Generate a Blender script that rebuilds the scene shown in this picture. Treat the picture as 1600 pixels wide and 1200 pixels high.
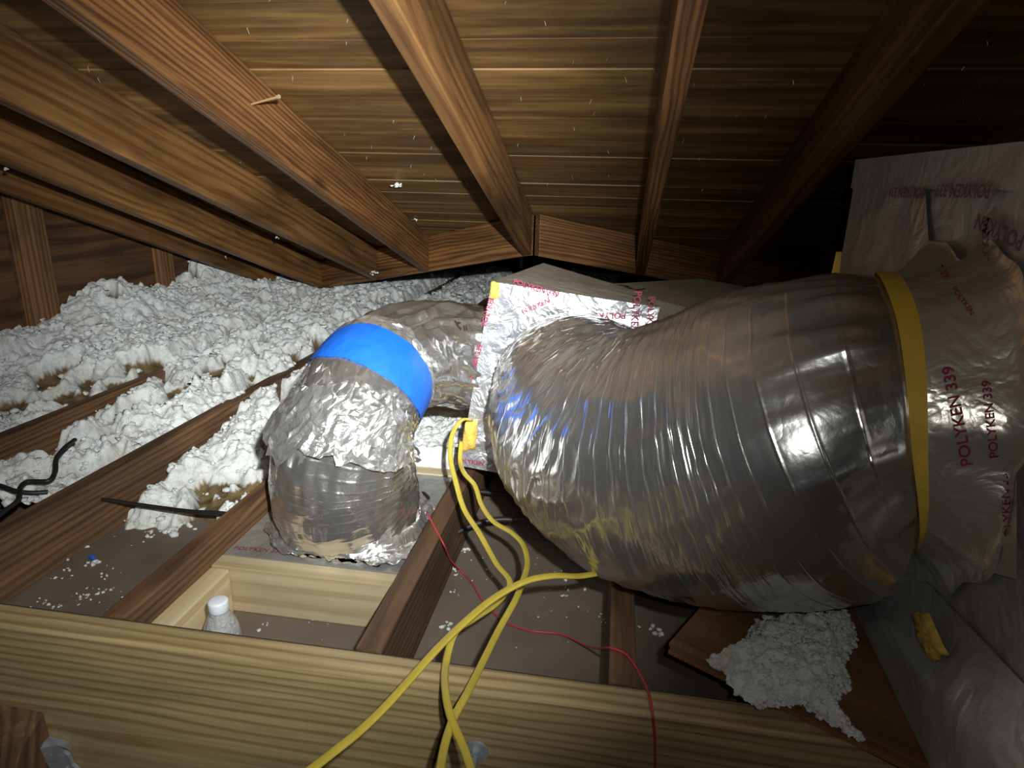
import bpy, bmesh, math, random
import numpy as np
from mathutils import Matrix, Vector
for o in list(bpy.data.objects): bpy.data.objects.remove(o)
S = bpy.context.scene; COL = S.collection
random.seed(7); RNG = np.random.default_rng(11)

# ------------------------------------------------------------------ camera, world, light, exposure
FPX = 1020.0
def _n(v): return v/np.linalg.norm(v)
_Y = _n(np.array([170., 310., -FPX])); _X = -_n(np.array([-7000., 485., -FPX])); _X = _n(_X-_Y*_X.dot(_Y)); _Z = np.cross(_X, _Y)
CM = np.array([_X, _Y, _Z])                       # world from camera (the camera stands at the origin)
cam = bpy.data.cameras.new('camera'); cam.sensor_width = 36; cam.lens = FPX/1600*36; cam.clip_start = .02
co = bpy.data.objects.new('camera', cam); COL.objects.link(co)
m4 = Matrix.Identity(4)
for i in range(3):
    for j in range(3): m4[i][j] = CM[i, j]
co.matrix_world = m4; S.camera = co
w = bpy.data.worlds.new('world'); S.world = w; w.use_nodes = True
w.node_tree.nodes['Background'].inputs[0].default_value = (.6, .68, .8, 1); w.node_tree.nodes['Background'].inputs[1].default_value = .004
S.view_settings.view_transform = 'Standard'; S.view_settings.look = 'None'; S.view_settings.gamma = 1; S.view_settings.exposure = 0.0
S.view_settings.use_curve_mapping = False

def ray(px, py): return CM @ np.array([px-800., 600.-py, -FPX])
def onz(px, py, z): d = ray(px, py); return d*(z/d[2])
def ony(px, py, y): d = ray(px, py); return d*(y/d[1])
def onx(px, py, x): d = ray(px, py); return d*(x/d[0])
TH = math.radians(18.43); SN, CS = math.sin(TH), math.cos(TH); RN = np.array([0, SN, CS]); G, GB = .654, .514
def onroof(px, py, c=G): d = ray(px, py); return d*(c/d.dot(RN))
def roofz(y, c=G): return (c-SN*y)/CS

# the hand torch held beside the camera
ld = bpy.data.lights.new('torch', 'SPOT'); ld.energy = 88; ld.color = (.98, .99, .96); ld.shadow_soft_size = .012
ld.spot_size = math.radians(84); ld.spot_blend = 1.0
lo = bpy.data.objects.new('torch', ld); COL.objects.link(lo)
LP = np.array([.085, -.02, .12]); LT = ray(470, 520)/ray(470, 520)[1]*2.2
lo.matrix_world = Matrix.Translation(Vector(LP)) @ Vector(LT-LP).to_track_quat('-Z', 'Y').to_matrix().to_4x4()

# the torch's narrow hot spot
lh = bpy.data.lights.new('torch_hot_spot', 'SPOT'); lh.energy = 205; lh.color = (.98, 1, .97); lh.shadow_soft_size = .012; lh.spot_size = math.radians(52); lh.spot_blend = 1.0
lho = bpy.data.objects.new('torch_hot_spot', lh); COL.objects.link(lho); LT2 = ray(540, 470)/ray(540, 470)[1]*2.6
lho.matrix_world = Matrix.Translation(Vector(LP)) @ Vector(LT2-LP).to_track_quat('-Z', 'Y').to_matrix().to_4x4()
# weak fill light added beside the lens to lift the dark right side
pl_ = bpy.data.lights.new('fill_light', 'POINT'); pl_.energy = 3.4; pl_.color = (1, .96, .9); pl_.shadow_soft_size = .006
po = bpy.data.objects.new('fill_light', pl_); COL.objects.link(po); po.location = (.03, -.01, .035)

# ------------------------------------------------------------------ noise
def _h(i, j, k, s):
    n = (i.astype(np.int64)*374761393+j.astype(np.int64)*668265263+k.astype(np.int64)*2147483647+s*1274126177) & 0xffffffff
    n = ((n ^ (n >> 13))*1274126177) & 0xffffffff
    n = ((n ^ (n >> 16))*2246822519) & 0xffffffff
    return ((n ^ (n >> 15)) & 0xffffff)/float(0xffffff)
def vn(x, y, z, s=0):
    x, y, z = np.broadcast_arrays(np.asarray(x, float), np.asarray(y, float), np.asarray(z, float))
    i, j, k = np.floor(x), np.floor(y), np.floor(z); u, v, q = x-i, y-j, z-k
    u, v, q = u*u*(3-2*u), v*v*(3-2*v), q*q*(3-2*q); r = 0
    for a in (0, 1):
        for b in (0, 1):
            for c in (0, 1):
                r = r+_h(i+a, j+b, k+c, s)*(u if a else 1-u)*(v if b else 1-v)*(q if c else 1-q)
    return r*2-1
def fbm(x, y, z, s=0, o=4):
    r, a = 0, 1.
    for k in range(o): r = r+a*vn(x, y, z, s+k*17); x, y, z, a = x*2.03, y*2.03, z*2.03, a*.5
    return r/1.9
def worley(x, y, s=0):
    i, j = np.floor(x), np.floor(y); d = np.full(x.shape, 9.)
    for a in (-1, 0, 1):
        for b in (-1, 0, 1):
            fx = i+a+_h(i+a, j+b, i*0, s); fy = j+b+_h(i+a, j+b, i*0+5, s); d = np.minimum(d, (fx-x)**2+(fy-y)**2)
    return np.sqrt(d)

# ------------------------------------------------------------------ materials
def newmat(name):
    m = bpy.data.materials.new(name); m.use_nodes = True; t = m.node_tree; return m, t, t.nodes['Principled BSDF']
def N(t, typ, **kw):
    n = t.nodes.new('ShaderNode'+typ)
    for k, v in kw.items():
        if k in ('data_type', 'blend_type', 'wave_type', 'rings_direction', 'bands_direction', 'operation', 'wave_profile', 'attribute_name', 'feature', 'vector_type'): setattr(n, k, v)
        else: n.inputs[k.replace('_', ' ')].default_value = v
    return n
def ramp(t, stops):
    r = t.nodes.new('ShaderNodeValToRGB'); e = r.color_ramp.elements
    while len(e) < len(stops): e.new(.5)
    for k, (p, c) in enumerate(stops): e[k].position = p; e[k].color = (c, c, c, 1) if isinstance(c, (int, float)) else tuple(c)+(1,)
    return r
def mixc(t, a, b, f, bt='MIX'):
    n = t.nodes.new('ShaderNodeMix'); n.data_type = 'RGBA'; n.blend_type = bt
    for s, v in ((n.inputs[6], a), (n.inputs[7], b), (n.inputs[0], f)):
        if isinstance(v, bpy.types.NodeSocket): t.links.new(v, s)
        elif isinstance(v, (int, float)): s.default_value = v
        else: s.default_value = tuple(v)+(1,)
    return n.outputs[2]
def wood(name, light, dark, ring=26, dist=5., streak=.5, blotch=.35, rough=.62, bump=.25, centre=(.0, .06, .09), lat=.62, knots=True, weather=None):
    m, t, p = newmat(name); L = t.links.new
    tc = t.nodes.new('ShaderNodeTexCoord'); oi = t.nodes.new('ShaderNodeObjectInfo')
    off = N(t, 'VectorMath', operation='MULTIPLY'); off.inputs[1].default_value = (7.3, .035, .03)
    cb = t.nodes.new('ShaderNodeCombineXYZ'); L(oi.outputs['Random'], cb.inputs[0])
    fr = N(t, 'Math', operation='FRACT'); mu = N(t, 'Math', operation='MULTIPLY'); mu.inputs[1].default_value = 13.7; L(oi.outputs['Random'], mu.inputs[0]); L(mu.outputs[0], fr.inputs[0])
    L(fr.outputs[0], cb.inputs[1]); L(fr.outputs[0], cb.inputs[2]); L(cb.outputs[0], off.inputs[0])
    ad = N(t, 'VectorMath', operation='ADD'); L(tc.outputs['Object'], ad.inputs[0]); L(off.outputs[0], ad.inputs[1])
    mp = N(t, 'Mapping'); mp.inputs['Location'].default_value = centre; mp.inputs['Scale'].default_value = (.13, 1, 1); L(ad.outputs[0], mp.inputs[0])
    wv = N(t, 'TexWave', wave_type='RINGS', rings_direction='X', Scale=ring, Distortion=dist, Detail=2.5, Detail_Scale=.55, Detail_Roughness=.55); L(mp.outputs[0], wv.inputs[0])
    r1 = ramp(t, [(0, 0), (lat-.2, .12), (lat+.12, .6), (.93, 1), (1, .8)]); L(wv.outputs['Fac'], r1.inputs[0])
    ms = N(t, 'Mapping'); ms.inputs['Scale'].default_value = (2.2, 90, 90); L(ad.outputs[0], ms.inputs[0])
    ns = N(t, 'TexNoise', Scale=1., Detail=5, Roughness=.6); L(ms.outputs[0], ns.inputs[0])
    mb = N(t, 'Mapping'); mb.inputs['Scale'].default_value = (2.2, 13, 13); L(ad.outputs[0], mb.inputs[0])
    nb = N(t, 'TexNoise', Scale=1., Detail=4, Roughness=.62, Distortion=.6); L(mb.outputs[0], nb.inputs[0])
    c = mixc(t, light, dark, r1.outputs[0])
    rs = ramp(t, [(.32, 1-streak), (.68, 1.12)]); L(ns.outputs[0], rs.inputs[0]); c = mixc(t, c, rs.outputs[0], 1., 'MULTIPLY')
    rb = ramp(t, [(.3, 1-blotch), (.62, 1.1)]); L(nb.outputs[0], rb.inputs[0]); c = mixc(t, c, rb.outputs[0], 1., 'MULTIPLY')
    if knots:
        mk = N(t, 'Mapping'); mk.inputs['Scale'].default_value = (2.6, 7, 7); L(ad.outputs[0], mk.inputs[0])
        vk = N(t, 'TexVoronoi', Scale=1.); L(mk.outputs[0], vk.inputs[0])
        rk = ramp(t, [(.05, .32), (.1, .62), (.16, 1)]); L(vk.outputs['Distance'], rk.inputs[0]); c = mixc(t, c, rk.outputs[0], .85, 'MULTIPLY')
    if weather:
        mw = N(t, 'Mapping'); mw.inputs['Scale'].default_value = (1.3, 30, 30); L(ad.outputs[0], mw.inputs[0])
        nw = N(t, 'TexNoise', Scale=1., Detail=6, Roughness=.7, Distortion=.3); L(mw.outputs[0], nw.inputs[0])
        rw = ramp(t, [(.44, 0), (.66, .85)]); L(nw.outputs[0], rw.inputs[0]); c = mixc(t, c, weather, rw.outputs[0])
    hv = N(t, 'HueSaturation'); vv = N(t, 'MapRange'); vv.inputs[3].default_value = .8; vv.inputs[4].default_value = 1.2; L(fr.outputs[0], vv.inputs[0]); L(vv.outputs[0], hv.inputs['Value']); L(c, hv.inputs['Color'])
    L(hv.outputs[0], p.inputs['Base Color']); p.inputs['Roughness'].default_value = rough
    b = N(t, 'Bump', Strength=bump, Distance=.002); sm = N(t, 'Math', operation='ADD'); L(r1.outputs[0], sm.inputs[0]); L(ns.outputs[0], sm.inputs[1]); L(sm.outputs[0], b.inputs['Height']); L(b.outputs[0], p.inputs['Normal'])
    return m
def plain(name, col, rough=.6, metal=0., nscale=0, namt=.3, bump=0., bscale=60, coat=0):
    m, t, p = newmat(name); L = t.links.new; p.inputs['Roughness'].default_value = rough; p.inputs['Metallic'].default_value = metal
    p.inputs['Base Color'].default_value = tuple(col)+(1,); p.inputs['Coat Weight'].default_value = coat
    tc = t.nodes.new('ShaderNodeTexCoord')
    if nscale:
        n = N(t, 'TexNoise', Scale=nscale, Detail=5, Roughness=.6); L(tc.outputs['Object'], n.inputs[0])
        r = ramp(t, [(.3, 1-namt), (.7, 1+namt*.4)]); L(n.outputs[0], r.inputs[0]); L(mixc(t, col, r.outputs[0], 1., 'MULTIPLY'), p.inputs['Base Color'])
    if bump:
        n2 = N(t, 'TexNoise', Scale=bscale, Detail=4, Roughness=.6); L(tc.outputs['Object'], n2.inputs[0]); b = N(t, 'Bump', Strength=bump, Distance=.003); L(n2.outputs[0], b.inputs['Height']); L(b.outputs[0], p.inputs['Normal'])
    return m
def foil(name, col=(.78, .77, .75), rough=.2, crump=.35, scale=28, fine=.15, dust=.25, dustcol=(.3, .27, .22), metal=1.):
    m, t, p = newmat(name); L = t.links.new; tc = t.nodes.new('ShaderNodeTexCoord')
    p.inputs['Metallic'].default_value = metal
    n0 = N(t, 'TexNoise', Scale=9., Detail=6, Roughness=.65); L(tc.outputs['Object'], n0.inputs[0])
    r = ramp(t, [(.42, 0), (.75, 1)]); L(n0.outputs[0], r.inputs[0])
    mx = N(t, 'Math', operation='MULTIPLY'); mx.inputs[1].default_value = dust; L(r.outputs[0], mx.inputs[0])
    L(mixc(t, col, dustcol, mx.outputs[0]), p.inputs['Base Color'])
    mr = N(t, 'MapRange'); mr.inputs[3].default_value = rough; mr.inputs[4].default_value = rough+.22*dust+.05; L(n0.outputs[0], mr.inputs[0]); L(mr.outputs[0], p.inputs['Roughness'])
    wn = N(t, 'TexNoise', Scale=scale*.45, Detail=3, Distortion=1.2); L(tc.outputs['Object'], wn.inputs[0])
    ab = N(t, 'Math', operation='SUBTRACT'); ab.inputs[1].default_value = .5; L(wn.outputs[0], ab.inputs[0]); ab2 = N(t, 'Math', operation='ABSOLUTE'); L(ab.outputs[0], ab2.inputs[0])
    b1 = N(t, 'Bump', Strength=crump, Distance=.03); L(ab2.outputs[0], b1.inputs['Height'])
    n3 = N(t, 'TexNoise', Scale=160., Detail=3); L(tc.outputs['Object'], n3.inputs[0]); b2 = N(t, 'Bump', Strength=fine, Distance=.0015); L(n3.outputs[0], b2.inputs['Height']); L(b1.outputs[0], b2.inputs['Normal']); L(b2.outputs[0], p.inputs['Normal'])
    return m
M = {}
M['rafter'] = wood('rafter_wood', (.29, .135, .047), (.13, .053, .019), ring=30, dist=10, streak=.5, blotch=.55, rough=.5)
M['rafter_smooth'] = wood('smooth_rafter_wood', (.235, .118, .04), (.155, .068, .022), ring=13, dist=14, streak=.3, blotch=.65, rough=.5)
M['deck'] = wood('deck_wood', (.30, .172, .056), (.19, .096, .031), ring=9, dist=8, streak=.4, blotch=.6, rough=.55, knots=True, weather=(.085, .045, .02))
M['joist'] = wood('joist_wood', (.205, .108, .048), (.12, .058, .027), ring=22, dist=11, streak=.42, blotch=.5, rough=.7)
M['pine'] = wood('pine_wood', (.43, .33, .165), (.28, .18, .075), ring=30, dist=5.5, streak=.25, blotch=.2, rough=.5, bump=.12, centre=(0, .16, .05), lat=.76, knots=False)
M['newpine'] = wood('new_pine_wood', (.60, .49, .31), (.50, .38, .21), ring=12, dist=4, streak=.12, blotch=.15, rough=.55, bump=.1, centre=(0, .1, .1))
M['stud'] = wood('stud_wood', (.30, .15, .06), (.17, .07, .025), ring=20, streak=.4, rough=.7)
M['sheath'] = wood('sheathing_wood', (.16, .07, .027), (.08, .032, .013), ring=6, dist=9, streak=.4, blotch=.6, rough=.75)
M['ply'] = wood('plywood_face', (.17, .085, .037), (.11, .05, .02), ring=7, dist=8, streak=.3, blotch=.5, rough=.7)
M['plyedge'] = plain('plywood_edge', (.25, .105, .04), .7, nscale=40)
M['drywall'] = plain('drywall_paper', (.18, .142, .11), .85, nscale=7, namt=.22, bump=.1, bscale=140)
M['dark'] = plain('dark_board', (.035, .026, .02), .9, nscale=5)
M['jacket'] = foil('duct_jacket_film', (.68, .68, .67), .16, .06, 26, .12, .35, (.38, .36, .33), .91)
M['smallfoil'] = foil('small_duct_film', (.74, .73, .71), .14, .08, 30, .12, .2, metal=.92)
M['crumple'] = foil('crumpled_foil', (.9, .9, .89), .2, .35, 34, .2, .05, metal=.9)
M['boxfoil'] = foil('box_foil', (.66, .68, .72), .33, .3, 60, .25, .1, metal=.85)
M['boxtop'] = foil('dusty_box_foil', (.5, .46, .39), .42, .25, 42, .35, .8, (.2, .17, .12), .7)
M['plenum'] = foil('plenum_foil', (.5, .5, .48), .38, .2, 22, .25, .6, (.25, .23, .2), .65)
M['tape'] = foil('foil_tape', (.74, .73, .68), .27, .2, 34, .2, .2, (.36, .31, .2), .75)
M['blue'] = plain('blue_tape', (.008, .115, .58), .45, nscale=30, namt=.12, bump=.4, bscale=40)
M['strap'] = plain('yellow_strap', (.72, .47, .06), .4, nscale=25, namt=.15)
M['cable'] = plain('yellow_cable', (.47, .37, .05), .36, nscale=60, namt=.12)
M['red'] = plain('red_wire', (.5, .035, .05), .4)
M['black'] = plain('black_cable', (.02, .018, .017), .5, nscale=40)
M['fibre'] = plain('yellow_fibreglass', (.70, .46, .09), .95, nscale=90, namt=.4, bump=1., bscale=120)
M['print'] = plain('red_print', (.24, .018, .06), .7)
M['faint'] = plain('faded_print', (.15, .075, .09), .7)
M['marker'] = plain('black_marker', (.03, .015, .015), .6)
M['steel'] = plain('galvanised_steel', (.36, .4, .43), .42, .35, nscale=50, namt=.3)
M['nail'] = plain('nail_steel', (.75, .7, .6), .35, .7)
M['cap'] = plain('bottle_cap_plastic', (.8, .86, .92), .4)
M['scrap'] = plain('blue_plastic', (.02, .12, .5), .4)
m, t, p = newmat('clear_bottle_plastic'); p.inputs['Base Color'].default_value = (.97, .98, 1, 1); p.inputs['Transmission Weight'].default_value = .72; p.inputs['Roughness'].default_value = .12; p.inputs['IOR'].default_value = 1.22; p.inputs['Specular IOR Level'].default_value = 1; p.inputs['Coat Weight'].default_value = 1; p.inputs['Coat Roughness'].default_value = .08; M['pet'] = m
n_ = N(t, 'TexNoise', Scale=90., Detail=3, Distortion=1.); tc_ = t.nodes.new('ShaderNodeTexCoord'); t.links.new(tc_.outputs['Object'], n_.inputs[0]); b_ = N(t, 'Bump', Strength=.6, Distance=.01); t.links.new(n_.outputs[0], b_.inputs['Height']); t.links.new(b_.outputs[0], p.inputs['Normal']); t.links.new(b_.outputs[0], p.inputs['Coat Normal'])
def insul(name):
    m, t, p = newmat(name); L = t.links.new; tc = t.nodes.new('ShaderNodeTexCoord'); p.inputs['Roughness'].default_value = 1; p.inputs['Specular IOR Level'].default_value = .05
    at = N(t, 'Attribute', attribute_name='dirt') if False else t.nodes.new('ShaderNodeAttribute'); at.attribute_name = 'dirt'
    n = N(t, 'TexNoise', Scale=55., Detail=5, Roughness=.7); L(tc.outputs['Object'], n.inputs[0])
    r = ramp(t, [(.33, (.6, .62, .61)), (.55, (.91, .95, .94))]); L(n.outputs[0], r.inputs[0])
    n2 = N(t, 'TexNoise', Scale=7., Detail=4, Roughness=.7); L(tc.outputs['Object'], n2.inputs[0]); r2 = ramp(t, [(.56, 0), (.72, .42)]); L(n2.outputs[0], r2.inputs[0])
    c = mixc(t, r.outputs[0], (.62, .52, .36), r2.outputs[0])
    n4 = N(t, 'TexNoise', Scale=30., Detail=4); L(tc.outputs['Object'], n4.inputs[0]); r4 = ramp(t, [(.3, (.11, .075, .035)), (.7, (.25, .18, .09))]); L(n4.outputs[0], r4.inputs[0])
    c = mixc(t, c, r4.outputs[0], at.outputs['Fac']); L(c, p.inputs['Base Color'])
    n3 = N(t, 'TexNoise', Scale=260., Detail=4, Roughness=.7); L(tc.outputs['Object'], n3.inputs[0]); b = N(t, 'Bump', Strength=.8, Distance=.006); L(n3.outputs[0], b.inputs['Height']); L(b.outputs[0], p.inputs['Normal'])
    return m
M['insul'] = insul('white_wool')

# ------------------------------------------------------------------ object helpers
def link(o, parent=None):
    COL.objects.link(o)
    if parent: o.parent = parent
    return o
def tag(o, label, cat, group=None, kind=None):
    if label: o['label'] = label
    if cat: o['category'] = cat
    if group: o['group'] = group
    if kind: o['kind'] = kind
    return o
def empty(name, loc=(0, 0, 0)):
    o = bpy.data.objects.new(name, None); o.location = loc; o.empty_display_size = .05; return link(o)
def rel(o, parent):                                # parent while keeping the world place
    o.parent = parent; o.matrix_parent_inverse = Matrix.Translation(-Vector(parent.location)); return o
def meshobj(name, V, F, mat, parent=None, smooth=False, mw=None):
    me = bpy.data.meshes.new(name); me.from_pydata([tuple(map(float, v)) for v in V], [], [tuple(map(int, f)) for f in F])
    for mt in (mat if isinstance(mat, list) else [mat]): me.materials.append(mt)
    if smooth: me.polygons.foreach_set('use_smooth', np.ones(len(me.polygons), bool))
    me.update(); o = bpy.data.objects.new(name, me); link(o)
    if mw is not None: o.matrix_world = mw
    if parent: rel(o, parent)
    return o
def gridmesh(name, P, mat, parent=None, wrap=False, mask=None, mw=None, smooth=True, attr=None):
    nu, nv = P.shape[:2]; idx = np.arange(nu*nv).reshape(nu, nv)
    if wrap: a, b, c, d = idx[:-1], np.roll(idx, -1, 1)[:-1], np.roll(idx, -1, 1)[1:], idx[1:]
    else: a, b, c, d = idx[:-1, :-1], idx[:-1, 1:], idx[1:, 1:], idx[1:, :-1]
    F = np.stack([a, b, c, d], -1).reshape(-1, 4); V = P.reshape(-1, 3)
    if mask is not None:
        mk = mask.reshape(-1); F = F[mk[F].all(1)]; u = np.unique(F); mpx = np.zeros(len(V), int); mpx[u] = np.arange(len(u)); V = V[u]; F = mpx[F]
        if attr is not None: attr = attr.reshape(-1)[u]
    return fastmesh(name, V, F, mat, parent, mw, smooth, attr)
def fastmesh(name, V, F, mat, parent=None, mw=None, smooth=True, attr=None):
    me = bpy.data.meshes.new(name); k = F.shape[1]
    me.vertices.add(len(V)); me.vertices.foreach_set('co', np.ascontiguousarray(V, dtype=np.float32).ravel())
    me.loops.add(F.size); me.loops.foreach_set('vertex_index', np.ascontiguousarray(F, dtype=np.int32).ravel())
    me.polygons.add(len(F)); me.polygons.foreach_set('loop_start', np.arange(0, F.size, k, dtype=np.int32))
    me.polygons.foreach_set('use_smooth', np.full(len(F), smooth)); me.update(calc_edges=True); me.validate()
    if attr is not None:
        a = me.attributes.new('dirt', 'FLOAT', 'POINT'); a.data.foreach_set('value', np.ascontiguousarray(attr.ravel(), dtype=np.float32))
    me.materials.append(mat); o = bpy.data.objects.new(name, me); link(o)
    if mw is not None: o.matrix_world = mw
    if parent: rel(o, parent)
    return o
def frame(o, x, z):
    x = _n(np.asarray(x, float)); z = np.asarray(z, float); z = _n(z-x*z.dot(x)); y = np.cross(z, x)
    m = Matrix.Identity(4)
    for i in range(3): m[i][0], m[i][1], m[i][2], m[i][3] = x[i], y[i], z[i], o[i]
    return m
def hexa(name, C, mat, parent=None, bev=.0025, nseg=1):
    """C: eight world corners, start end then far end, each (left-bottom, right-bottom, right-top, left-top); local x runs along the piece."""
    C = np.array(C, float); o = C.mean(0); mw = frame(o, C[4:].mean(0)-C[:4].mean(0), C[[2, 3, 6, 7]].mean(0)-C[[0, 1, 4, 5]].mean(0)); inv = np.array(mw.inverted())
    Lc = (inv[:3, :3] @ C.T).T+inv[:3, 3]
    bm = bmesh.new(); v = [bm.verts.new(c) for c in Lc]
    for f in ((0, 3, 2, 1), (4, 5, 6, 7), (0, 1, 5, 4), (1, 2, 6, 5), (2, 3, 7, 6), (3, 0, 4, 7)): bm.faces.new([v[i] for i in f])
    bmesh.ops.recalc_face_normals(bm, faces=bm.faces)
    if bev: bmesh.ops.bevel(bm, geom=bm.edges[:], offset=bev, segments=2, affect='EDGES', profile=.6)
    me = bpy.data.meshes.new(name); bm.to_mesh(me); bm.free(); me.materials.append(mat)
    ob = bpy.data.objects.new(name, me); link(ob); ob.matrix_world = mw
    if parent: rel(ob, parent)
    return ob
def box(name, lo, hi, mat, parent=None, bev=.002, axis='x'):
    (a, b, c), (d, e, f) = lo, hi
    if axis == 'x': C = [(a, e, c), (a, b, c), (a, b, f), (a, e, f), (d, e, c), (d, b, c), (d, b, f), (d, e, f)]
    elif axis == 'y': C = [(a, b, c), (d, b, c), (d, b, f), (a, b, f), (a, e, c), (d, e, c), (d, e, f), (a, e, f)]
    else: C = [(a, b, c), (d, b, c), (d, e, c), (a, e, c), (a, b, f), (d, b, f), (d, e, f), (a, e, f)]
    return hexa(name, C, mat, parent, bev)
def spline(P, n):
    P = np.array(P, float); d = np.r_[0, np.cumsum(np.linalg.norm(np.diff(P[:, :3], axis=0), axis=1)**.5)]
    Q = np.vstack([2*P[0]-P[1], P, 2*P[-1]-P[-2]]); kk = np.r_[2*d[0]-d[1], d, 2*d[-1]-d[-2]]
    out = []; T = np.linspace(d[0], d[-1], n*3)
    for tt in T:
        i = min(max(np.searchsorted(d, tt, side='right')-1, 0), len(P)-2); p0, p1, p2, p3 = Q[i:i+4]; t0, t1, t2, t3 = kk[i:i+4]
        A1 = (t1-tt)/(t1-t0)*p0+(tt-t0)/(t1-t0)*p1; A2 = (t2-tt)/(t2-t1)*p1+(tt-t1)/(t2-t1)*p2; A3 = (t3-tt)/(t3-t2)*p2+(tt-t2)/(t3-t2)*p3
        B1 = (t2-tt)/(t2-t0)*A1+(tt-t0)/(t2-t0)*A2; B2 = (t3-tt)/(t3-t1)*A2+(tt-t1)/(t3-t1)*A3; out.append((t2-tt)/(t2-t1)*B1+(tt-t1)/(t2-t1)*B2)
    out = np.array(out); s = np.r_[0, np.cumsum(np.linalg.norm(np.diff(out[:, :3], axis=0), axis=1))]; si = np.linspace(0, s[-1], n)
    return np.stack([np.interp(si, s, out[:, k]) for k in range(out.shape[1])], 1), si
def cable(name, pts, w, h, mat, parent=None, n=90, up=(0, 0, 1), k=10):
    C, s = spline(pts, n); T = np.gradient(C, axis=0); T /= np.linalg.norm(T, axis=1)[:, None]; up = np.array(up, float)
    if up.ndim == 1: up = np.tile(up, (n, 1))
    W = np.cross(T, up); W /= np.linalg.norm(W, axis=1)[:, None]+1e-9; U = np.cross(W, T); th = np.linspace(0, 2*np.pi, k, endpoint=False)
    sq = lambda c, e: np.sign(c)*np.abs(c)**e
    P = C[:, None]+W[:, None]*(sq(np.cos(th), .7)[None, :, None]*w/2)+U[:, None]*(sq(np.sin(th), .8)[None, :, None]*h/2)
    idx = np.arange(n*k).reshape(n, k); a, b = idx[:-1], np.roll(idx, -1, 1)[:-1]; c, d = np.roll(idx, -1, 1)[1:], idx[1:]
    F = [tuple(f) for f in np.stack([a, b, c, d], -1).reshape(-1, 4)]+[tuple(idx[0][::-1]), tuple(idx[-1])]
    return meshobj(name, P.reshape(-1, 3), F, mat, parent, True)
class Tube:
    def __init__(s, ctrl, ns, nt, ref=(0, 0, 1), axis0=None, soft=0.):
        C, s.S = spline(ctrl, ns); s.C, s.R = C[:, :3], C[:, 3]; s.L = s.S[-1]; T = np.gradient(s.C, axis=0); T /= np.linalg.norm(T, axis=1)[:, None]
        if soft:                                   # rings turn more slowly than the centre line, so they never cross
            k_ = int(soft/s.L*ns); a_ = T[0] if axis0 is None else np.array(axis0); T[:int(.03/s.L*ns)] = a_
            for _ in range(3): Tp = np.vstack([np.tile(a_, (k_, 1)), T, np.tile(T[-1], (k_, 1))]); cs_ = np.vstack([np.zeros((1, 3)), np.cumsum(Tp, 0)]); T = (cs_[2*k_+1:]-cs_[:-2*k_-1])/(2*k_+1)
            T = T/np.linalg.norm(T, axis=1)[:, None]
        s.T = T
        u = np.array(ref, float); U = []
        for tt in T: u = u-tt*u.dot(tt); u = u/np.linalg.norm(u); U.append(u)
        s.U = np.array(U); s.W = np.cross(T, s.U); s.nt = nt
    def at(s, S_, th, off=0.):                    # points on the tube at length S_ and angle th (0 at the ref side)
        f = lambda A: np.stack([np.interp(S_, s.S, A[:, k]) for k in range(3)], -1)
        R = np.interp(S_, s.S, s.R)+off; return f(s.C)+f(s.U)*(np.cos(th)*R)[..., None]+f(s.W)*(np.sin(th)*R)[..., None]
def text_mesh(txt, size, bold=.0):
    cu = bpy.data.curves.new('t', 'FONT'); cu.body = txt; cu.size = size; cu.align_x = 'CENTER'; cu.align_y = 'CENTER'; cu.offset = bold; cu.resolution_u = 3
    o = bpy.data.objects.new('t', cu); COL.objects.link(o); dg = bpy.context.evaluated_depsgraph_get(); me = bpy.data.meshes.new_from_object(o.evaluated_get(dg))
    V = np.array([v.co[:] for v in me.vertices]); F = [tuple(q.vertices) for q in me.polygons]; bpy.data.objects.remove(o); bpy.data.meshes.remove(me); return V, F
def lettering(txt, size, org, xd, yd, mat, parent, bold=.0, name='lettering'):
    V, F = text_mesh(txt, size, bold); xd, yd = np.array(xd, float), np.array(yd, float); W = np.array(org)+V[:, :1]*xd+V[:, 1:2]*yd
    return meshobj(name, W, F, mat, parent)

# ------------------------------------------------------------------ setting: roof, walls, floor
VO = np.array([-.30, 2.36]); VL = _n(np.array([-.79, .61])); VR = _n(np.array([.84, .55]))
def valley_y(x): return VO[1]+(VO[0]-x)*VL[1]/-VL[0] if x < VO[0] else VO[1]+(x-VO[0])*VR[1]/VR[0]
ceil_ = empty('ceiling', (0, 1, .35)); ceil_['kind'] = 'structure'
def slab_pt(x, s, c): return (x, s*CS+SN*c, 0) if False else (x, (s)*CS+SN*0, roofz(s*CS, c))
def plank(x0, x1, s0, s1, lift, tilt):
    C = []
    for (x, sgn) in ((x0, 0), (x1, 1)):
        for s, c in ((s1, G+lift+tilt), (s0, G+lift-tilt), (s0, G+.019+lift), (s1, G+.019+lift)):
            y = s*CS; C.append((x, y, roofz(y, c)))
    return hexa('plank', C, M['deck'], ceil_, .0014)
sp, s = .1155, 1.4976
k0 = -27
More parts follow.
